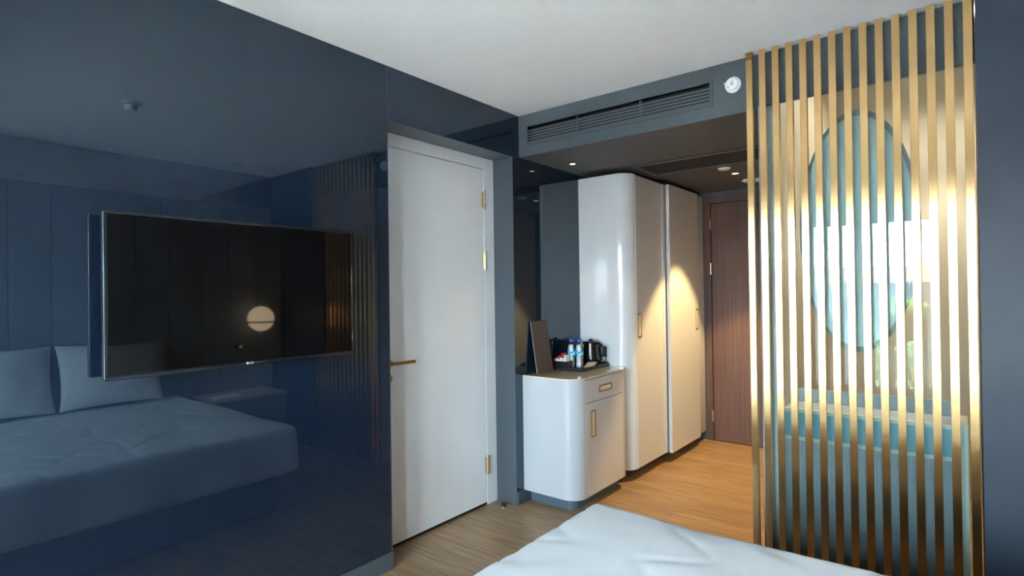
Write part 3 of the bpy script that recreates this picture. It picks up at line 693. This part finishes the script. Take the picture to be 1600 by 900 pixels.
# ------------------------------------------------------------------ things on the minibar
def build_minibar_things():
    # leaning board
    bm = bmesh.new(); w0, w1 = Vector((0.046, 3.112, MZ)), Vector((0.058, 3.285, MZ))
    top0, top1 = Vector((0.004, 3.096, 1.212)), Vector((0.004, 3.288, 1.212)); n = (w1-w0).cross(top0-w0).normalized(); n = n if n.x > 0 else -n
    q = [w0, w1, top1, top0]; a = [bm.verts.new(p) for p in q]; b = [bm.verts.new(p+n*0.006+Vector((0, 0, 0.0))) for p in q]
    bm.faces.new(a); bm.faces.new(b[::-1])
    for k in range(4): bm.faces.new((a[k], a[(k+1) % 4], b[(k+1) % 4], b[k]))
    mt = thing('menu_board', 'dark brown menu board leaning on the wall at the left of the minibar', 'menu board', (0.03, 3.2, MZ))
    obj('board', bm, M['menu'], mt)
    bm = bmesh.new(); e = Vector((0, -0.0035, 0)); qa = [w0, top0, top0+n*0.006, w0+n*0.006]
    a = [bm.verts.new(p) for p in qa]; b = [bm.verts.new(p+e) for p in qa]; bm.faces.new(a); bm.faces.new(b[::-1])
    for k in range(4): bm.faces.new((a[k], a[(k+1) % 4], b[(k+1) % 4], b[k]))
    obj('board_edge', bm, M['menu_edge'], mt)
    # tray
    t = thing('serving_tray', 'black rimmed tray on the minibar holding the kettle and bottles', 'tray', (0.13, 3.53, MZ))
    x0, x1, y0, y1 = 0.012, 0.262, 3.345, 3.715
    obj('tray_base', B(x0, x1, y0, y1, MZ+0.0004, MZ+0.006), M['black'], t)
    obj('tray_rim', boxes([(x0, x1, y0-0.006, y0, MZ+0.0004, MZ+0.026), (x0, x1, y1, y1+0.006, MZ+0.0004, MZ+0.030), (x0-0.006, x0, y0-0.006, y1+0.006, MZ+0.0004, MZ+0.03), (x1, x1+0.006, y0-0.006, y1+0.006, MZ+0.0004, MZ+0.026)], bev=0.001), M['black'], t)
    tz = MZ+0.0062
    o = thing('sachet_box', 'open black box of sachets at the front of the tray', 'box', (0.06, 3.41, tz))
    obj('walls', boxes([(0.014, 0.135, 3.347, 3.353, tz, tz+0.056), (0.014, 0.135, 3.418, 3.424, tz, tz+0.056), (0.014, 0.020, 3.353, 3.418, tz, tz+0.056), (0.129, 0.135, 3.353, 3.418, tz, tz+0.056)]), M['black'], o)
    obj('bottom', B(0.020, 0.129, 3.353, 3.418, tz, tz+0.003), M['black'], o)
    sach = [(0.028, 'yellow', 0.072, 0.020, 'yellow sachet standing at the left end of the sachet box'), (0.043, 'paper', 0.074, 0.010, 'white sachet next to the yellow sachet'),
            (0.058, 'red', 0.094, 0.026, 'shorter red-topped sachet in the middle of the sachet box'), (0.074, 'paper', 0.080, 0.010, 'white sachet between the two red-topped sachets'),
            (0.090, 'red', 0.112, 0.032, 'tallest red-topped sachet in the sachet box'), (0.112, 'paper', 0.100, 0.010, 'white card packet at the bottle end of the sachet box')]
    for i, (x, m, h, c, lab) in enumerate(sach):
        s = thing('sachet', lab, 'sachet', (x, 3.385, tz+0.003), 'sachets in the black box')
        obj('packet', B(x-0.0065, x+0.0065, 3.358, 3.412, tz+0.0032, tz+h-c, bev=0.002), M['paper'] if m == 'red' else M[m], s)
        obj('seal_strip', B(x-0.006, x+0.006, 3.359, 3.411, tz+h-c-0.0015, tz+h, bev=0.001), M[m], s)
    # water bottles
    bx, by = 0.105, 3.462
    bt = thing('water_bottle', 'clear water bottle with blue cap on the tray, nearer the sachet box', 'bottle', (0, 0, 0), 'water bottles on the tray')
    c = (0, 0, 0)
    bm = bmesh.new(); lathe(bm, [(0.024, 0), (0.0285, 0.006), (0.0285, 0.03), (0.0270, 0.04), (0.0285, 0.05), (0.0270, 0.06), (0.0285, 0.07), (0.0285, 0.142), (0.026, 0.158), (0.018, 0.180), (0.0155, 0.188), (0.0155, 0.193)], c); obj('bottle_shell', bm, M['pet'], bt, True)
    bm = bmesh.new(); lathe(bm, [(0.022, 0.002), (0.0265, 0.007), (0.0265, 0.03), (0.0252, 0.04), (0.0265, 0.05), (0.0252, 0.06), (0.0265, 0.07), (0.0265, 0.140), (0.024, 0.157), (0.020, 0.168)], c); obj('water', bm, M['water'], bt, True)
    bm = bmesh.new(); lathe(bm, [(0.0287, 0.084), (0.0291, 0.084), (0.0291, 0.132), (0.0287, 0.132)], c); obj('label_band', bm, M['label'], bt, True)
    bm = bmesh.new(); lathe(bm, [(0.0175, 0.189), (0.0178, 0.205), (0.0160, 0.208)], c); obj('cap', bm, M['cap'], bt, True)
    bt.location = (bx, by, tz)
    dup(bt, (0.160, 3.482, tz), 'clear water bottle with blue cap on the tray, nearer the kettle')
    # leaflet
    lf = bmesh.new(); L0 = [(0.178, 3.50, tz+0.001), (0.255, 3.50, tz+0.001), (0.235, 3.60, tz+0.032), (0.160, 3.60, tz+0.032)]
    a = [lf.verts.new(p) for p in L0]; b = [lf.verts.new(Vector(p)+Vector((0, 0, 0.0015))) for p in L0]; lf.faces.new(a[::-1]); lf.faces.new(b)
    for k in range(4): lf.faces.new((a[k], a[(k+1) % 4], b[(k+1) % 4], b[k]))
    tag(obj('leaflet', lf, M['pink'], loc=(0.2, 3.55, tz)), 'pale pink leaflet lying on the tray in front of the kettle', 'leaflet')
    # kettle
    kx, ky = 0.160, 3.645
    k = thing('electric_kettle', 'black electric kettle with a loop handle at the back of the tray', 'kettle', (kx, ky, tz))
    bm = bmesh.new(); lathe(bm, [(0.062, 0), (0.064, 0.006), (0.062, 0.016), (0.055, 0.018)], (kx, ky, tz)); obj('power_base', bm, M['black'], k, True)
    bm = bmesh.new(); lathe(bm, [(0.058, 0.019), (0.062, 0.026), (0.060, 0.08), (0.054, 0.14), (0.051, 0.168), (0.048, 0.170)], (kx, ky, tz)); obj('body', bm, M['kettle'], k, True)
    bm = bmesh.new(); lathe(bm, [(0.048, 0.1702), (0.046, 0.180), (0.02, 0.186), (0.012, 0.196), (0.004, 0.197)], (kx, ky, tz)); obj('lid', bm, M['kettle'], k, True)
    dirh = Vector((cos(radians(-8)), sin(radians(-8)), 0)); P = lambda r, h: Vector((kx, ky, tz))+dirh*r+Vector((0, 0, h))
    bm = bmesh.new(); tube(bm, [P(0.048, 0.163), P(0.075, 0.168), P(0.096, 0.155), P(0.102, 0.12), P(0.098, 0.075), P(0.086, 0.045), P(0.060, 0.035)], [0.009, 0.010, 0.010, 0.0095, 0.009, 0.008, 0.008], 12); obj('handle', bm, M['kettle'], k, 60)
    bm = bmesh.new(); tube(bm, [P(-0.046, 0.150), P(-0.062, 0.160), P(-0.074, 0.170)], [0.016, 0.013, 0.009], 12); obj('spout', bm, M['kettle'], k, 60)
    side = Vector((cos(radians(-62)), sin(radians(-62)), 0))
    bm = bmesh.new(); p0 = Vector((kx, ky, tz))+side*0.0585
    tube(bm, [p0+Vector((0, 0, 0.05)), p0-side*0.006+Vector((0, 0, 0.13))], 0.006, 8); obj('water_gauge', bm, M['steel'], k, 60)
    bm = bmesh.new(); tube(bm, [(kx+0.055, ky+0.03, tz+0.008), (kx+0.085, ky+0.06, tz+0.03), (0.235, 3.735, 0.90), (0.222, 3.742, 0.93), (0.200, 3.744, 0.948)], 0.003, 8); obj('power_cord', bm, M['black'], k, 60)
    s = thing('wall_socket', 'dark grey power socket on the white wardrobe side behind the kettle', 'socket', (0.196, 3.755, 0.957))
    obj('plate', B(0.158, 0.234, 3.746, 3.7555, 0.918, 0.996, bev=0.002), M['socket'], s)
    bm = bmesh.new(); lathe(bm, [(0.022, 0), (0.022, 0.003)], (0.196, 3.7459, 0.957), (0, -1, 0)); obj('socket_well', bm, M['black'], s)
build_minibar_things()
def build_stop():
    t = thing('door_stop', 'small black door stop on the floor beside the white door', 'door stop', (-0.055, 2.855, 0))
    bm = bmesh.new(); lathe(bm, [(0.019, 0), (0.019, 0.006), (0.015, 0.008)], (-0.055, 2.855, 0)); obj('base', bm, M['chrome'], t, True)
    bm = bmesh.new(); lathe(bm, [(0.014, 0.0081), (0.016, 0.014), (0.016, 0.024), (0.012, 0.028)], (-0.055, 2.855, 0)); obj('rubber_bumper', bm, M['black'], t, True)
build_stop()
